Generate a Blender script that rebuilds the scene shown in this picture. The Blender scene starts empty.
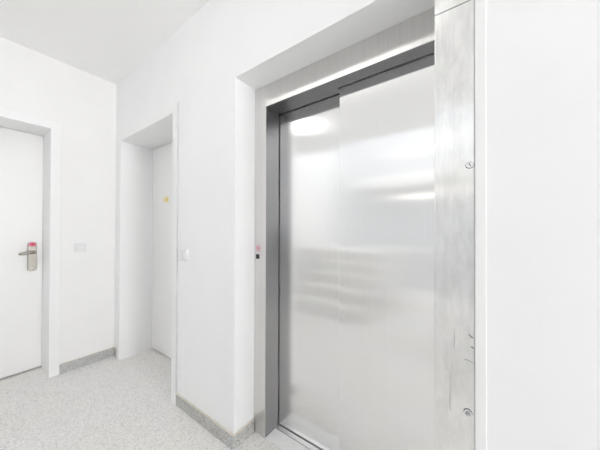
import bpy, bmesh, math, random
from mathutils import Matrix, Vector

C = bpy.context.scene.collection
random.seed(4)

# ------------------------------------------------------------------ dimensions (metres)
# X runs along the elevator wall (0 = corner with the door wall), room is at Y < 0, wall solid at Y > 0
H = 2.7058            # landing ceiling
HB = 0.0837           # baseboard height
HD = 2.10             # clear height of the doors
T = 0.0133            # how far the door frames stand proud
W1 = 0.0655           # door frame face width
A1 = 0.462            # door 1: right inner edge at Y = -A1
D1 = 0.277            # door 1: depth of the leaf
B0, B1, B2 = 0.1623, 1.1285, 1.188
D2 = 0.276
N0, N1 = 1.8032, 1.8982
NR = 2.9165
HN = 2.1248
DN = 0.1541
HH = 1.9936
DP1, DP2, SX = 0.2822, 0.2347, 2.3432
COLX = 2.807

# ------------------------------------------------------------------ mesh helpers
class MB:
    def __init__(self): self.bm = bmesh.new()
    def box(self, x0, x1, y0, y1, z0, z1, bevel=0.0, mi=0, seg=2):
        b = bmesh.new()
        bmesh.ops.create_cube(b, size=1.0)
        sx, sy, sz = x1 - x0, y1 - y0, z1 - z0
        for v in b.verts:
            v.co = Vector(((v.co.x + .5) * sx + x0, (v.co.y + .5) * sy + y0, (v.co.z + .5) * sz + z0))
        if bevel:
            bmesh.ops.bevel(b, geom=b.edges[:], offset=bevel, segments=seg, affect='EDGES', profile=.5)
        self._merge(b, mi); return self
    def prism(self, pts, axis, d0, d1, bevel=0.0, mi=0, seg=2):
        """closed 2-D outline extruded along an axis: axis 0 -> (y,z), 1 -> (x,z), 2 -> (x,y)"""
        def P(u, v, d):
            return {0: (d, u, v), 1: (u, d, v), 2: (u, v, d)}[axis]
        b = bmesh.new()
        lo = [b.verts.new(P(u, v, d0)) for u, v in pts]
        hi = [b.verts.new(P(u, v, d1)) for u, v in pts]
        f0 = b.faces.new(lo); f1 = b.faces.new(hi[::-1])
        n = len(pts)
        for i in range(n): b.faces.new((lo[(i + 1) % n], lo[i], hi[i], hi[(i + 1) % n]))
        bmesh.ops.recalc_face_normals(b, faces=b.faces[:])
        if bevel:
            es = [e for f in (f0, f1) for e in f.edges]
            bmesh.ops.bevel(b, geom=list(set(es)), offset=bevel, segments=seg, affect='EDGES', profile=.5)
        self._merge(b, mi); return self
    def disc(self, c, axis, r, d0, d1, bevel=0.0, mi=0, n=40, seg=2):
        pts = [(c[0] + r * math.cos(2 * math.pi * i / n), c[1] + r * math.sin(2 * math.pi * i / n)) for i in range(n)]
        return self.prism(pts, axis, d0, d1, bevel, mi, seg)
    def ring(self, c, axis, r0, r1, d0, d1, mi=0, n=40):
        def P(u, v, d):
            return {0: (d, u, v), 1: (u, d, v), 2: (u, v, d)}[axis]
        b = bmesh.new(); L = []
        for r, d in ((r0, d0), (r1, d0), (r1, d1), (r0, d1)):
            L.append([b.verts.new(P(c[0] + r * math.cos(2 * math.pi * i / n), c[1] + r * math.sin(2 * math.pi * i / n), d)) for i in range(n)])
        for k in range(4):
            p, q = L[k], L[(k + 1) % 4]
            for i in range(n): b.faces.new((p[i], p[(i + 1) % n], q[(i + 1) % n], q[i]))
        bmesh.ops.recalc_face_normals(b, faces=b.faces[:])
        self._merge(b, mi); return self
    def tube(self, pts, rad, n=14, squash=(1, 1), mi=0):
        """round bar through points (constant up-frame), capped"""
        b = bmesh.new(); rings = []
        rads = rad if isinstance(rad, (list, tuple)) else [rad] * len(pts)
        V = [Vector(p) for p in pts]
        for i, p in enumerate(V):
            t = (V[min(i + 1, len(V) - 1)] - V[max(i - 1, 0)]).normalized()
            up = Vector((0, 0, 1)) if abs(t.z) < .9 else Vector((1, 0, 0))
            s = t.cross(up).normalized(); u = s.cross(t).normalized()
            rings.append([b.verts.new(p + s * (rads[i] * squash[0] * math.cos(2 * math.pi * k / n)) + u * (rads[i] * squash[1] * math.sin(2 * math.pi * k / n))) for k in range(n)])
        for p, q in zip(rings, rings[1:]):
            for k in range(n): b.faces.new((p[k], p[(k + 1) % n], q[(k + 1) % n], q[k]))
        b.faces.new(rings[0][::-1]); b.faces.new(rings[-1])
        bmesh.ops.recalc_face_normals(b, faces=b.faces[:])
        for f in b.faces: f.smooth = len(f.verts) == 4
        self._merge(b, mi); return self
    def _merge(self, b, mi):
        for f in b.faces: f.material_index = mi
        me = bpy.data.meshes.new('tmp'); b.to_mesh(me); b.free()
        self.bm.from_mesh(me); bpy.data.meshes.remove(me)
    def build(self, name, mats, parent=None, smooth=False):
        me = bpy.data.meshes.new(name); self.bm.to_mesh(me); self.bm.free()
        for m in (mats if isinstance(mats, (list, tuple)) else [mats]): me.materials.append(m)
        if smooth:
            for p in me.polygons: p.use_smooth = True
        o = bpy.data.objects.new(name, me); C.objects.link(o)
        if parent:
            o.parent = parent
            pw = Vector((0, 0, 0)); q = parent
            while q: pw += q.location; q = q.parent
            o.location = -pw
        return o

def empty(name, loc):
    o = bpy.data.objects.new(name, None); C.objects.link(o); o.location = loc; o.empty_display_size = .1
    return o
def tag(o, label=None, cat=None, group=None, kind=None):
    if label: o['label'] = label
    if cat: o['category'] = cat
    if group: o['group'] = group
    if kind: o['kind'] = kind
    return o
def struct(o, label, cat): return tag(o, label, cat, kind='structure')
def rrect(u0, u1, v0, v1, r, n=7):
    pts = []
    for cx, cy, a in ((u1 - r, v1 - r, 0), (u0 + r, v1 - r, 90), (u0 + r, v0 + r, 180), (u1 - r, v0 + r, 270)):
        for i in range(n):
            t = math.radians(a + 90 * i / (n - 1)); pts.append((cx + r * math.cos(t), cy + r * math.sin(t)))
    return pts

# ------------------------------------------------------------------ materials
def mat(name):
    m = bpy.data.materials.new(name); m.use_nodes = True
    nt = m.node_tree; return m, nt, nt.nodes['Principled BSDF']
def N(nt, typ, **kw):
    n = nt.nodes.new(typ)
    for k, v in kw.items(): setattr(n, k, v)
    return n
def pos(nt):
    return N(nt, 'ShaderNodeNewGeometry').outputs['Position']
def noise(nt, scale, detail=3, rough=.55, vec=None, mapping=None):
    n = N(nt, 'ShaderNodeTexNoise'); n.inputs['Scale'].default_value = scale
    n.inputs['Detail'].default_value = detail; n.inputs['Roughness'].default_value = rough
    v = vec or pos(nt)
    if mapping:
        mp = N(nt, 'ShaderNodeMapping'); mp.inputs['Scale'].default_value = mapping
        nt.links.new(v, mp.inputs['Vector']); v = mp.outputs['Vector']
    nt.links.new(v, n.inputs['Vector']); return n
def ramp(nt, fac, stops):
    r = N(nt, 'ShaderNodeValToRGB'); e = r.color_ramp.elements
    while len(e) < len(stops): e.new(.5)
    for el, (p, c) in zip(e, stops):
        el.position = p; el.color = (*c, 1) if len(c) == 3 else c
    nt.links.new(fac, r.inputs['Fac']); return r
def bump(nt, bs, h, strength, dist):
    b = N(nt, 'ShaderNodeBump'); b.inputs['Strength'].default_value = strength; b.inputs['Distance'].default_value = dist
    nt.links.new(h, b.inputs['Height']); nt.links.new(b.outputs['Normal'], bs.inputs['Normal'])

def paint(name, col, rough=.55, var=.012, spec=.4, bmp=.0004):
    m, nt, bs = mat(name)
    n = noise(nt, 3.0, 4)
    r = ramp(nt, n.outputs['Fac'], [(.3, tuple(c - var for c in col)), (.7, tuple(min(1, c + var) for c in col))])
    nt.links.new(r.outputs['Color'], bs.inputs['Base Color'])
    bs.inputs['Roughness'].default_value = rough; bs.inputs['Specular IOR Level'].default_value = spec
    if bmp:
        f = noise(nt, 260.0, 2); bump(nt, bs, f.outputs['Fac'], .25, bmp)
    return m
def plain(name, col, rough=.5, metal=0.0, spec=.5):
    m, nt, bs = mat(name)
    n = noise(nt, 40.0, 3)
    r = ramp(nt, n.outputs['Fac'], [(.3, tuple(c * .96 for c in col)), (.7, tuple(min(1, c * 1.04) for c in col))])
    nt.links.new(r.outputs['Color'], bs.inputs['Base Color'])
    bs.inputs['Roughness'].default_value = rough; bs.inputs['Metallic'].default_value = metal
    bs.inputs['Specular IOR Level'].default_value = spec
    return m
def steel(name, col, rough=.22, aniso=.75, smudge=.0, streak=.04):
    """brushed stainless steel, grain running vertically (highlights smear sideways)"""
    m, nt, bs = mat(name)
    g = N(nt, 'ShaderNodeNewGeometry')
    cr = N(nt, 'ShaderNodeVectorMath', operation='CROSS_PRODUCT')
    nt.links.new(g.outputs['True Normal'], cr.inputs[0]); cr.inputs[1].default_value = (0, .3, 1)
    nt.links.new(cr.outputs['Vector'], bs.inputs['Tangent'])
    bs.inputs['Metallic'].default_value = 1
    bs.inputs['Anisotropic'].default_value = aniso
    s = noise(nt, 1.0, 1, .5, vec=g.outputs['Position'], mapping=(170, 170, .6))
    c = ramp(nt, s.outputs['Fac'], [(.3, tuple(x - streak for x in col)), (.7, tuple(min(1, x + streak) for x in col))])
    out = c.outputs['Color']
    b1 = noise(nt, 5.0, 5 if smudge else 0, .6, vec=g.outputs['Position'])
    if smudge:
        # wear: cloudy dull patches plus fine scratches and finger marks
        b2 = noise(nt, 1.0, 6, .7, vec=g.outputs['Position'], mapping=(26, 26, 9))
        d = ramp(nt, b2.outputs['Fac'], [(.42, (1, 1, 1)), (.60, (1 - smudge,) * 3), (.66, (1 - smudge * .35,) * 3)])
        mx = N(nt, 'ShaderNodeMix', data_type='RGBA', blend_type='MULTIPLY'); mx.inputs['Factor'].default_value = 1
        nt.links.new(out, mx.inputs[6]); nt.links.new(d.outputs['Color'], mx.inputs[7]); out = mx.outputs[2]
    nt.links.new(out, bs.inputs['Base Color'])
    rr = N(nt, 'ShaderNodeMapRange'); rr.inputs['From Min'].default_value = .3; rr.inputs['From Max'].default_value = .7
    rr.inputs['To Min'].default_value = rough * (.88 if smudge else 1); rr.inputs['To Max'].default_value = rough * (1.1 + smudge * 2 if smudge else 1)
    nt.links.new(b1.outputs['Fac'], rr.inputs['Value']); nt.links.new(rr.outputs['Result'], bs.inputs['Roughness'])
    return m
def terrazzo(name, base, dark, light, sc=190, rough=.42, stain=None):
    m, nt, bs = mat(name)
    v = N(nt, 'ShaderNodeTexVoronoi'); v.inputs['Scale'].default_value = sc
    nt.links.new(pos(nt), v.inputs['Vector'])
    sp = N(nt, 'ShaderNodeSeparateColor'); nt.links.new(v.outputs['Color'], sp.inputs['Color'])
    r = ramp(nt, sp.outputs['Red'], [(0, dark), (.16, dark), (.20, base), (.72, base), (.78, light), (1, light)])
    r.color_ramp.interpolation = 'LINEAR'
    n = noise(nt, 1.6, 4, .6)
    d = ramp(nt, n.outputs['Fac'], [(.35, (1, .985, .95)), (.6, (1, 1, 1))])
    mx = N(nt, 'ShaderNodeMix', data_type='RGBA', blend_type='MULTIPLY'); mx.inputs['Factor'].default_value = 1
    nt.links.new(r.outputs['Color'], mx.inputs[6]); nt.links.new(d.outputs['Color'], mx.inputs[7])
    nt.links.new(mx.outputs[2], bs.inputs['Base Color'])
    bs.inputs['Roughness'].default_value = rough
    return m
def glow(name, col, strength):
    m, nt, bs = mat(name)
    bs.inputs['Base Color'].default_value = (.9, .9, .9, 1)
    bs.inputs['Emission Color'].default_value = (*col, 1); bs.inputs['Emission Strength'].default_value = strength
    return m

M_wall = paint('white_wall_paint', (.90, .898, .892))
M_wall_e = paint('white_wall_paint_cool_lit', (.925, .928, .936))  # elevator wall: cool tint of the daylight put into the paint
M_back = paint('pale_grey_wall_paint', (.65, .655, .668))
M_ceil = paint('white_ceiling_paint', (.95, .948, .944))
M_frame = paint('white_frame_lacquer', (.915, .917, .92), rough=.5, var=.004, bmp=0)
M_leaf = paint('white_door_lacquer', (.90, .898, .895), rough=.35, var=.004, bmp=0)
M_floor = terrazzo('speckled_floor', (.815, .808, .80), (.65, .643, .635), (.91, .903, .895))
M_base = terrazzo('speckled_baseboard', (.50, .50, .49), (.32, .32, .315), (.66, .66, .65), sc=230, rough=.5)
M_gap_shade = plain('grey_gap_shade', (.62, .62, .62), .6)  # flat grey for the shade along narrow gaps
M_bead = plain('cream_sealant', (.70, .66, .58), .6)
M_door = steel('brushed_steel_door', (.89, .89, .885), .15, .95, 0, .012)
M_jamb = steel('brushed_steel_frame', (.74, .732, .715), .30, .75, 0, .025)
M_return = steel('steel_return_shaded', (.42, .42, .425), .29, .75, 0, .015)  # darker copy of the frame steel: dim reflection put into the colour
M_apron = plain('pale_sill_plate', (.94, .94, .94), .45)
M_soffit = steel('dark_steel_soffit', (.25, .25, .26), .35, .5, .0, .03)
M_col = steel('worn_steel_panel', (.88, .88, .87), .20, .85, .12, .015)
M_satin = plain('satin_nickel', (.36, .345, .31), .42, 1)
M_chrome = plain('chrome', (.75, .75, .76), .15, 1)
M_dark = plain('dark_void', (.02, .02, .022), .8)
M_black = plain('black_plastic', (.03, .03, .035), .4)
M_plastic = plain('white_switch_plastic', (.83, .83, .84), .35)
M_red = plain('red_plastic', (.62, .03, .10), .3)
M_pink = plain('pink_red_plastic', (.75, .22, .32), .3)
M_signred = plain('sign_red', (.80, .25, .40), .5)
M_signwhite = plain('sign_white', (.85, .82, .83), .5)
M_yellow = plain('yellow_foil', (.88, .78, .42), .4)
M_ochre = plain('ochre_foil', (.72, .58, .22), .4)
M_scuff = plain('grey_scuff', (.33, .33, .32), .6)
M_sill = steel('steel_sill', (.86, .86, .86), .30, .3, .05, .02)
M_stair = terrazzo('stair_stone', (.85, .85, .84), (.78, .78, .77), (.90, .90, .89))
M_lamp = glow('lamp_diffuser', (1, .985, .97), 1.4)
M_strip = glow('strip_diffuser', (1, .988, .97), 2.3)
M_tube = glow('tube_diffuser', (1, .95, .86), 1.7)

# ------------------------------------------------------------------ the setting
BACK, RIGHT, HS = -4.3, 8.0, 4.6
f = MB().box(-.5, RIGHT + .2, BACK - .2, .6, -.15, 0)
struct(f.build('floor', M_floor), 'light grey speckled resilient floor of the landing', 'floor')

c = MB().box(-.45, RIGHT + .2, -2.42, .6, H, H + .22)
struct(c.build('ceiling', M_ceil), 'plain white painted ceiling over the elevator landing', 'ceiling')
c = MB().box(-.45, RIGHT + .2, BACK - .2, -3.35, HS, HS + .15).box(-.45, RIGHT + .2, -2.65, -2.2, HS, HS + .15)
c.box(-.45, .5, -3.35, -2.65, HS, HS + .15).box(3.9, RIGHT + .2, -3.35, -2.65, HS, HS + .15).box(-.45, RIGHT + .2, -2.42, -2.2, H + .22, HS)
struct(c.build('ceiling_stairwell', M_ceil), 'higher white ceiling over the stairwell', 'ceiling')

# wall with door 1 (plane X = 0)
OL = -A1 - .95                                       # left inner edge of door 1
g = .012
w = MB()
w.box(-.34, 0, -A1 + g, .36, 0, HS)
w.box(-.34, 0, BACK, OL - g, 0, HS)
w.box(-.34, 0, OL - g, -A1 + g, HD + g, HS)
w.box(-.45, -.34, BACK, .36, 0, HS)
struct(w.build('wall_left', M_wall), 'white wall holding the flush door with the lever handle', 'wall')

# wall with door 2 and the elevator niche (plane Y = 0)
w = MB()
w.box(0, B0 - g, 0, .36, 0, HS - .02)
w.box(B1 + g, N0, 0, .36, 0, H + .1)
w.box(B0 - g, B1 + g, 0, .36, HD + g, H + .1)
w.box(N0, NR, 0, .36, HN, H + .1)
w.box(NR, RIGHT, 0, .36, 0, H + .1)
w.box(B0 - .1, B1 + .1, .36, .48, 0, HD + .2)
w.box(N0 - .1, NR + .1, .42, .52, 0, HN + .2)
struct(w.build('wall_front', M_wall_e), 'white wall with the elevator niche and a recessed door', 'wall')

# stairwell: back wall, and an added skylight in its ceiling
w = MB().box(-.45, RIGHT + .2, BACK - .2, BACK, 0, HS)
struct(w.build('wall_back', M_back), 'white wall at the back of the stairwell', 'wall')
VY0, VY1, VZ0, VZ1 = -1.55, -.25, .85, 2.35
w = MB().box(RIGHT, RIGHT + .2, VY1, .36, 0, HS).box(RIGHT, RIGHT + .2, BACK, VY0, 0, HS)
w.box(RIGHT, RIGHT + .2, VY0, VY1, 0, VZ0).box(RIGHT, RIGHT + .2, VY0, VY1, VZ1, HS)
struct(w.build('wall_right', M_wall), 'white wall closing the landing on the right', 'wall')
win = struct(empty('window_fill_right', (RIGHT + .1, (VY0 + VY1) / 2, VZ0)), 'unseen window added at the right end for fill light', 'window')  # window added out of view to carry fill light from the right
w = MB()
for y in (VY0, VY1 - .06): w.box(RIGHT + .08, RIGHT + .15, y, y + .06, VZ0, VZ1, .004)
for z in (VZ0, VZ1 - .06): w.box(RIGHT + .082, RIGHT + .148, VY0, VY1, z, z + .06, .004)
w.build('window_frame', M_frame, win)
KX0, KX1, KY0, KY1 = .5, 3.9, -3.35, -2.65
win = struct(empty('window_fill_top', ((KX0 + KX1) / 2, (KY0 + KY1) / 2, HS)), 'unseen skylight added in the stairwell ceiling for fill light', 'window')  # skylight added out of view as a fill source
w = MB()
for x in (KX0, (KX0 + KX1) / 2 - .03, KX1 - .06): w.box(x, x + .06, KY0, KY1, HS + .02, HS + .1, .004)
for y in (KY0, KY1 - .06): w.box(KX0, KX1, y, y + .06, HS + .021, HS + .099, .004)
w.build('window_frame', M_frame, win)

# baseboards
def board(mb, x0, x1, y0, y1):
    mb.box(x0, x1, y0, y1, 0, HB - .005, .001, 0)
    mb.box(x0, x1, y0, y1, HB - .005, HB, .001, 1)
b = MB(); board(b, 0, .010, -A1 + W1, -.010)
struct(b.build('baseboard_left', [M_base, M_bead]), 'grey speckled baseboard strip between the two doors', 'baseboard')
b = MB(); board(b, 0, B0 - W1 + .003, -.010, 0)
struct(b.build('baseboard_corner', [M_base, M_bead]), 'short grey speckled baseboard piece in the room corner', 'baseboard')
b = MB(); board(b, B2, N0 + .010, -.010, 0); board(b, N0, N0 + .010, 0, DN - .004)
struct(b.build('baseboard_front', [M_base, M_bead]), 'grey speckled baseboard turning into the elevator niche', 'baseboard')

# white plaster strip right of the steel panel
t = MB().box(NR, 2.9437, -.004, .02, 0, H, .0015)
struct(t.build('trim_1', M_frame), 'slim white edge strip beside the worn steel panel', 'trim')

# ------------------------------------------------------------------ door 1 (left)
d1 = struct(empty('door_1', (-D1, -A1 - .47, 0)), 'white flush door with satin lever handle at the left edge', 'door')
fr = MB()
def u_shape(i0, i1, o0, o1):
    return [(o0, 0), (i0, 0), (i0, HD), (i1, HD), (i1, 0), (o1, 0), (o1, HD + W1), (o0, HD + W1)]
def frame_x(mb, y0, y1):      # lining + architraves of a deep wrap-around frame in the wall X = 0
    mb.box(-D1 - .03, .001, y1 + .0004, y1 + .0115, 0, HD, 0)                      # right lining
    mb.box(-D1 - .03, .001, y0 - .0115, y0 - .0004, 0, HD, 0)
    mb.box(-D1 - .03, .001, y0 - .0115, y1 + .0115, HD + .0004, HD + .0115, 0)
    mb.prism(u_shape(y0, y1, y0 - W1, y1 + W1), 0, 0, T, .003)
frame_x(fr, OL, -A1)
fr.build('door_frame', M_frame, d1)
leaf = MB().box(-D1 - .045, -D1, OL + .001, -A1 - .001, .012, HD - .003, .0015)
leaf.build('door_leaf', M_leaf, d1)
# long lock fitting with lever and reader
py0, py1, pz0, pz1 = -.5545, -.5005, .881, 1.137
pl = MB().prism(rrect(py0, py1, pz0, pz1, .020), 0, -D1, -D1 + .016, .004, seg=3)
plate = pl.build('lock_plate', M_satin, d1); tag(plate, 'long satin metal lock plate with rounded ends')
yc, zc = (py0 + py1) / 2, 1.046
lv = MB()
lv.tube([(-D1 + .014, yc + .003, zc), (-D1 + .044, yc + .003, zc)], .0105)
lv.disc((yc + .003, zc), 0, .018, -D1 + .016, -D1 + .022, .002)
arc = [(-D1 + .044, yc + .014, zc + .003), (-D1 + .048, yc + .002, zc + .002), (-D1 + .050, yc - .015, zc), (-D1 + .050, yc - .04, zc - .003), (-D1 + .050, yc - .065, zc - .007), (-D1 + .049, yc - .078, zc - .009), (-D1 + .048, yc - .082, zc - .0095)]
lv.tube(arc, [.010, .0135, .014, .014, .0135, .011, .006], squash=(.6, 1))
h = lv.build('lever_handle', M_satin, plate); tag(h, 'satin lever handle pointing left')
rd = MB().prism(rrect(py0 + .004, py1 - .004, 1.098, 1.133, .015), 0, -D1 + .015, -D1 + .019, .001)
rd = rd.build('reader_cap', M_pink, plate); tag(rd, 'pink red reader cap at the top of the plate')
MB().prism(rrect(yc - .013, yc + .015, 1.106, 1.128, .009), 0, -D1 + .0185, -D1 + .021, .001).build('indicator_light', M_red, plate)
MB().disc((yc, .915), 0, .006, -D1 + .015, -D1 + .018, .001).build('key_cylinder', M_chrome, plate)

# ------------------------------------------------------------------ door 2 (recessed, in the elevator wall)
d2 = struct(empty('door_2', ((B0 + B1) / 2, D2, 0)), 'white recessed door with a deep white frame beside the corner', 'door')
fr = MB()
fr.box(B0 - .0115, B0 - .0004, -.001, D2 + .03, 0, HD)
fr.box(B1 + .0004, B1 + .0115, -.001, D2 + .03, 0, HD)
fr.box(B0 - .0115, B1 + .0115, -.001, D2 + .03, HD + .0004, HD + .0115)
fr.prism(u_shape(B0, B1, B0 - W1, B2), 1, 0, -T, .003)
fr.build('door_frame', M_frame, d2)
MB().box(B2 - .0005, B2 + .0045, -T + .0015, .001, HB, HD + W1).build('shadow_gap_line', M_gap_shade, d2)  # grey strip: shade along the frame edge put into colour
MB().box(B0 + .001, B1 - .001, D2, D2 + .045, .012, HD - .003, .0015).build('door_leaf', M_leaf, d2)
hd = MB().prism(rrect(B1 - .115, B1 - .063, .93, 1.16, .02), 1, D2, D2 - .014, .003)
hd.tube([(B1 - .09, D2 - .012, 1.046), (B1 - .09, D2 - .055, 1.046), (B1 - .12, D2 - .058, 1.046), (B1 - .21, D2 - .058, 1.044)], .010)
hd.build('door_handle', M_satin, d2)

# yellow sticker on door 2
sx, sz = .447, 1.548
st = MB().prism([(sx + .062 * math.cos(a) * (1.0 if i % 2 else .86), sz + .036 * math.sin(a) * (1.0 if i % 2 else .86)) for i, a in enumerate([2 * math.pi * k / 10 for k in range(10)])], 1, D2, D2 - .0012, 0)
sk = st.build('sticker', M_yellow)
tag(sk, 'small yellow sticker high on the recessed white door', 'sticker')
MB().prism([(sx + .006, sz - .026), (sx + .028, sz - .016), (sx + .030, sz + .012), (sx + .008, sz + .022)], 1, D2 - .0010, D2 - .0018, 0).build('sticker_mark', M_ochre, sk)

# ------------------------------------------------------------------ light switches
def switch(name, axis, u, z, label):
    """axis 0: on the wall X = 0 (u is Y); axis 1: on the wall Y = 0 (u is X)"""
    s = .0405
    root = empty(name, (0, u, z) if axis == 0 else (u, 0, z))
    tag(root, label, 'light switch')
    q = 1 if axis == 0 else -1
    MB().prism(rrect(u - s, u + s, z - s, z + s, .004), axis, 0, q * .013, .003).build('cover_frame', M_plastic, root)
    MB().prism(rrect(u - .0275, u + .0275, z - .0275, z + .0275, .002), axis, q * .011, q * .018, .0015).build('rocker', M_plastic, root)
    return root
switch('light_switch', 0, -.266, 1.084, 'square white light switch on the wall between the two white doors')
switch('light_switch', 1, 1.287, 1.073, 'square white light switch just right of the recessed door frame')

# ------------------------------------------------------------------ elevator
el = empty('elevator_entrance', ((N1 + COLX) / 2, DP1, 0))
tag(el, 'brushed steel elevator entrance with two closed sliding door panels', 'elevator')
dp = MB().box(N1 - .04, SX + .06, DP1, DP1 + .035, .0055, HH + .03, .001)
p = dp.build('door_panel', M_door, el); tag(p, 'rear left sliding steel door panel')
dp = MB().box(SX, COLX + .06, DP2, DP2 + .035, .009, HH + .03, .003)
p = dp.build('door_panel', M_door, el); tag(p, 'front right sliding steel door panel')
# left jamb: front face plus return
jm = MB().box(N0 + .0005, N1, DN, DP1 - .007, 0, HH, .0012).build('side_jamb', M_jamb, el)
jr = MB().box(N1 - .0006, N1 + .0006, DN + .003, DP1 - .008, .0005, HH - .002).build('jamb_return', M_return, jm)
tag(jr, 'steel return facing the door opening, darkened for its dim reflection')
# header, its underside stops just before each door panel
hb = MB().box(N0 + .0005, COLX + .09, DN, DP2 - .007, HH, HN - .0005, .0012)
hb.box(N0 + .0005, SX - .004, DP2 - .006, DP1 - .007, HH, HN - .001, 0)
hb.build('header', M_jamb, el)
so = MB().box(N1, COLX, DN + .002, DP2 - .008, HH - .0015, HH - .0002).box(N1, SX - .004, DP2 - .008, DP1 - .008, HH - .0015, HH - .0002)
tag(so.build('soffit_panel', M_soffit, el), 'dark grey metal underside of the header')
# dark guide channel above the door panels and behind the frame
MB().box(N0 + .001, NR - .001, DP1 + .05, DP1 + .06, 0, HN - .001).build('shaft_lining', M_dark, el)
# threshold
ap = MB().box(N1 + .001, COLX + .05, DN + .001, .2462, 0, .0015, .0004)
tag(ap.build('sill_apron', M_apron, el), 'pale plate in front of the sill')
sl = MB()
sl.box(N1 + .001, COLX + .08, .2485, .2765, 0, .003, .0005)
sl.box(N1 + .001, COLX + .08, .2795, .2925, 0, .003, .0005)
sl.box(N1 + .001, COLX + .08, .2465, .2485, 0, .0006, 0, 1)
sl.box(N1 + .001, COLX + .08, .2765, .2795, 0, .0006, 0, 1)
sl.box(N1 + .001, COLX + .08, .2925, .335, 0, .0006, 0, 1)
tag(sl.build('threshold', [M_sill, M_dark], el), 'grooved metal door sill')
# control column on the right
CF = .0015
cx1 = NR - .0006
cp = MB().box(COLX, cx1, CF, DN + .07, 0, 1.9665, .0022)
col = cp.build('column_panel', M_col, el); tag(col, 'tall worn steel panel with key switches and scuffs')
up = MB().box(COLX, cx1, CF, DN - .001, 1.9682, HN - .001, .0012)
tag(up.build('upper_cover', M_col, col), 'clean steel cover above the seam')
MB().box(cx1 - .001, NR + .0002, CF + .0002, CF + .02, 0, HN - .002).build('shadow_gap_fill', M_gap_shade, col)  # grey fill painting the soft shade of the gap beside the panel
def keyswitch(x, z, slot):
    k = MB().ring((x, z), 1, .0078, .0108, CF - .005, CF + .001).disc((x, z), 1, .0082, CF - .0015, CF + .001)
    k.ring((x, z), 1, .0108, .0116, CF - .0012, CF + .001, 1)
    if slot == 'bar':
        c_, s_ = math.cos(.5), math.sin(.5)
        k.prism([(x + a * c_ - b_ * s_, z + a * s_ + b_ * c_) for a, b_ in ((-.001, -.005), (.001, -.005), (.001, .005), (-.001, .005))], 1, CF - .0022, CF - .001, 0, 1)
    else:
        k.box(x - .004, x + .004, CF - .0022, CF - .001, z + .0022, z + .0036, 0, 1)
        k.box(x - .004, x + .004, CF - .0022, CF - .001, z - .0036, z - .0022, 0, 1)
        k.box(x - .004, x - .0026, CF - .0022, CF - .001, z - .0036, z + .0036, 0, 1)
        k.box(x + .0026, x + .004, CF - .0022, CF - .001, z - .0036, z + .0036, 0, 1)
    return k.build('key_switch', [M_chrome, M_black], col)
tag(keyswitch(2.9035, 1.4515, 'bar'), 'upper round key switch')
tag(keyswitch(2.898, .681, 'square'), 'lower round key switch')
def scuff(pts, r):
    MB().tube([(x, CF, z) for x, z in pts], r, n=8, squash=(.12, 1)).build('scuff_mark', M_scuff, col)
scuff([(2.888, .842), (2.896, .8435), (2.904, .842), (2.912, .8375)], [.0004, .0011, .0011, .0006])
scuff([(2.8985, .926), (2.903, .921), (2.909, .916), (2.912, .915)], [.0006, .002, .0028, .001])
scuff([(2.9065, .889), (2.909, .885), (2.9115, .884)], [.001, .0025, .0012])
scuff([(2.8505, .80), (2.851, .75), (2.850, .70), (2.851, .665)], [.0002, .0006, .0009, .0003])
scuff([(2.862, .93), (2.8622, .90), (2.8618, .87)], [.0002, .0006, .0002])

# sign and small plate on the left jamb
qx = 1.834
sg = MB().disc((qx + .005, 1.136), 1, .0185, DN, DN - .0012).build('sign', M_signwhite)
tag(sg, 'small round white sign with red ring on the left steel jamb', 'sign')
r_ = MB().ring((qx + .005, 1.136), 1, .0125, .0182, DN - .0010, DN - .0020)
c_, s_ = math.cos(-.785), math.sin(-.785)
r_.prism([(qx + .005 + a * c_ - b_ * s_, 1.136 + a * s_ + b_ * c_) for a, b_ in ((-.0135, -.0014), (.0135, -.0014), (.0135, .0014), (-.0135, .0014))], 1, DN - .0010, DN - .0019)
r_.build('ring', M_signred, sg)
MB().box(qx, qx + .01, DN - .0016, DN - .0010, 1.130, 1.142).build('pictogram', M_black, sg)
bp = MB().prism(rrect(1.8205, 1.8465, 1.0705, 1.0985, .002), 1, DN, DN - .003, .0006).build('plate', M_black)
tag(bp, 'small black square plate on the jamb below the round sign', 'plate')

# ------------------------------------------------------------------ staircase behind the camera, seen mirrored in the steel
SX0, SX1, SY, RISE, GO, NS = .62, 1.75, -1.68, .175, .235, 5
sc = empty('staircase', ((SX0 + SX1) / 2, SY, 0))
tag(sc, 'pale stone staircase seen mirrored in the elevator doors', 'stairs')
for i in range(NS):
    z1 = RISE * (i + 1); y1 = SY - GO * i
    s = MB().box(SX0, SX1, y1 - GO, y1, max(0, z1 - RISE - .12), z1 - .03, 0)
    s.box(SX0 - .01, SX1, y1 - GO, y1 + .02, z1 - .03, z1, .003)
    s.build('step', M_stair, sc)
yl = SY - GO * NS
lb = MB().box(.001, SX1, BACK + .001, yl, RISE * NS - .03, RISE * NS, .002)
tag(lb.build('upper_landing', M_stair, sc), 'raised landing at the top of the steps')
MB().box(.002, SX1 - .01, BACK + .002, yl - .02, .001, RISE * NS - .031).build('landing_wall', M_wall, sc)
bal = MB().box(3.55, 3.60, -2.7, -1.25, 0, 1.27, .004)  # unseen panel added so the steel jamb mirrors something dark
tag(bal.build('reflection_panel', plain('grey_metal_sheet', (.16, .16, .17), .5)), 'solid grey panel, unseen, added for a dark reflection in the jamb', 'reflection_panel')
rl = MB().tube([(SX1 + .02, BACK + .07, .84), (4.6, BACK + .07, .84)], .022)
for x in (2.2, 3.2, 4.2): rl.tube([(x, BACK, .80), (x, BACK + .07, .825)], .008)
tag(rl.build('handrail', M_frame), 'white handrail along the back wall of the stairwell', 'handrail')
ug = MB().box(.9, RIGHT - .002, BACK + .002, BACK + .3, 2.2, 2.45, .004)
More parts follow.
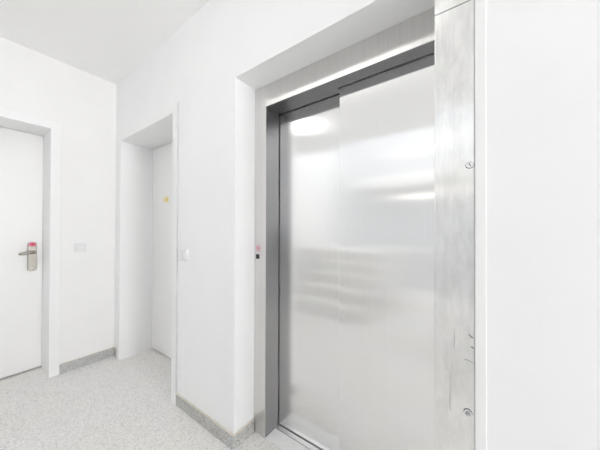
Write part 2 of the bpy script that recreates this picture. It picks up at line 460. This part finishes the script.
tag(ug.build('gallery_slab', M_stair), 'grey slab edge of the upper floor at the back of the stairwell', 'slab')

# ------------------------------------------------------------------ lamps
def ceiling_lamp(x, y, r, z, label):
    root = tag(empty('ceiling_lamp', (x, y, z)), label, 'ceiling lamp', 'round ceiling lamps')
    MB().disc((x, y), 2, r, z - .03, z, .004).build('lamp_base', M_frame, root)
    MB().disc((x, y), 2, r - .012, z - .11, z - .03, .02, seg=4).build('diffuser', M_lamp, root)
ceiling_lamp(1.06, -1.16, .20, H, 'round white ceiling lamp near the corner of the landing')
root = tag(empty('ceiling_lamp', (2.2, -.80, H)), 'long narrow ceiling lamp in front of the elevator', 'ceiling lamp')
MB().box(1.25, 2.6, -.86, -.74, H - .03, H, .003).build('lamp_base', M_frame, root)
MB().box(1.255, 2.595, -.855, -.745, H - .06, H - .03, .008).build('diffuser', M_strip, root)
ceiling_lamp(3.7, -1.0, .17, H, 'unseen round ceiling lamp added at the right end as fill')  # extra lamp added out of view to brighten the landing
def tube_lamp(x0, x1, z, label):
    root = tag(empty('wall_lamp', ((x0 + x1) / 2, BACK, z)), label, 'wall lamp')
    MB().box(x0, x1, BACK, BACK + .05, z - .03, z + .03, .004).build('lamp_base', M_frame, root)
    MB().tube([(x0 + .02, BACK + .06, z), (x1 - .02, BACK + .06, z)], .022).build('diffuser', M_tube, root)
tube_lamp(1.9, 3.1, 2.93, 'long wall lamp above the slab edge at the back of the stairwell')
tube_lamp(1.6, 3.1, 1.98, 'long wall lamp below the slab edge at the back of the stairwell')

# sky daylight, plus area lights added as fill behind the unseen openings
wd = bpy.data.worlds.new('World'); bpy.context.scene.world = wd; wd.use_nodes = True
bg = wd.node_tree.nodes['Background']; bg.inputs['Color'].default_value = (.93, .965, 1, 1); bg.inputs['Strength'].default_value = 1.5
l = bpy.data.lights.new('skylight_fill', 'AREA'); l.shape = 'RECTANGLE'; l.size = KX1 - KX0; l.size_y = KY1 - KY0
l.energy = 38; l.color = (.955, .975, 1)
o = bpy.data.objects.new('skylight_fill', l); C.objects.link(o)
o.location = ((KX0 + KX1) / 2, (KY0 + KY1) / 2, HS + .16)
l = bpy.data.lights.new('landing_fill', 'AREA'); l.shape = 'RECTANGLE'; l.size = VY1 - VY0; l.size_y = VZ1 - VZ0
l.energy = 102; l.color = (1, .996, .992)
o = bpy.data.objects.new('landing_fill', l); C.objects.link(o)
o.location = (RIGHT + .45, (VY0 + VY1) / 2, (VZ0 + VZ1) / 2 - .1); o.rotation_euler = (math.radians(132), 0, math.radians(90))

# ------------------------------------------------------------------ camera
yaw, pit, rol = math.radians(35.0524), math.radians(.3375), math.radians(.1694)
fwd = Vector((-math.sin(yaw) * math.cos(pit), math.cos(yaw) * math.cos(pit), math.sin(pit)))
rt = Vector((math.cos(yaw), math.sin(yaw), 0)); upv = rt.cross(fwd)
r2 = rt * math.cos(rol) + upv * math.sin(rol); u2 = -rt * math.sin(rol) + upv * math.cos(rol)
cam = bpy.data.cameras.new('camera'); co = bpy.data.objects.new('camera', cam); C.objects.link(co)
mw = Matrix((r2, u2, -fwd)).transposed().to_4x4(); mw.translation = Vector((2.9022, -.9167, 1.245)); co.matrix_world = mw
cam.sensor_width = 36; cam.lens = 241.428 / 600 * 36; cam.shift_y = 4.17 / 600; cam.clip_start = .02
S = bpy.context.scene; S.camera = co
S.view_settings.view_transform = 'Standard'; S.view_settings.look = 'None'; S.view_settings.gamma = 1
S.view_settings.use_curve_mapping = False
S.view_settings.exposure = 0.63
S.cycles.max_bounces = 16; S.cycles.diffuse_bounces = 10; S.cycles.glossy_bounces = 8
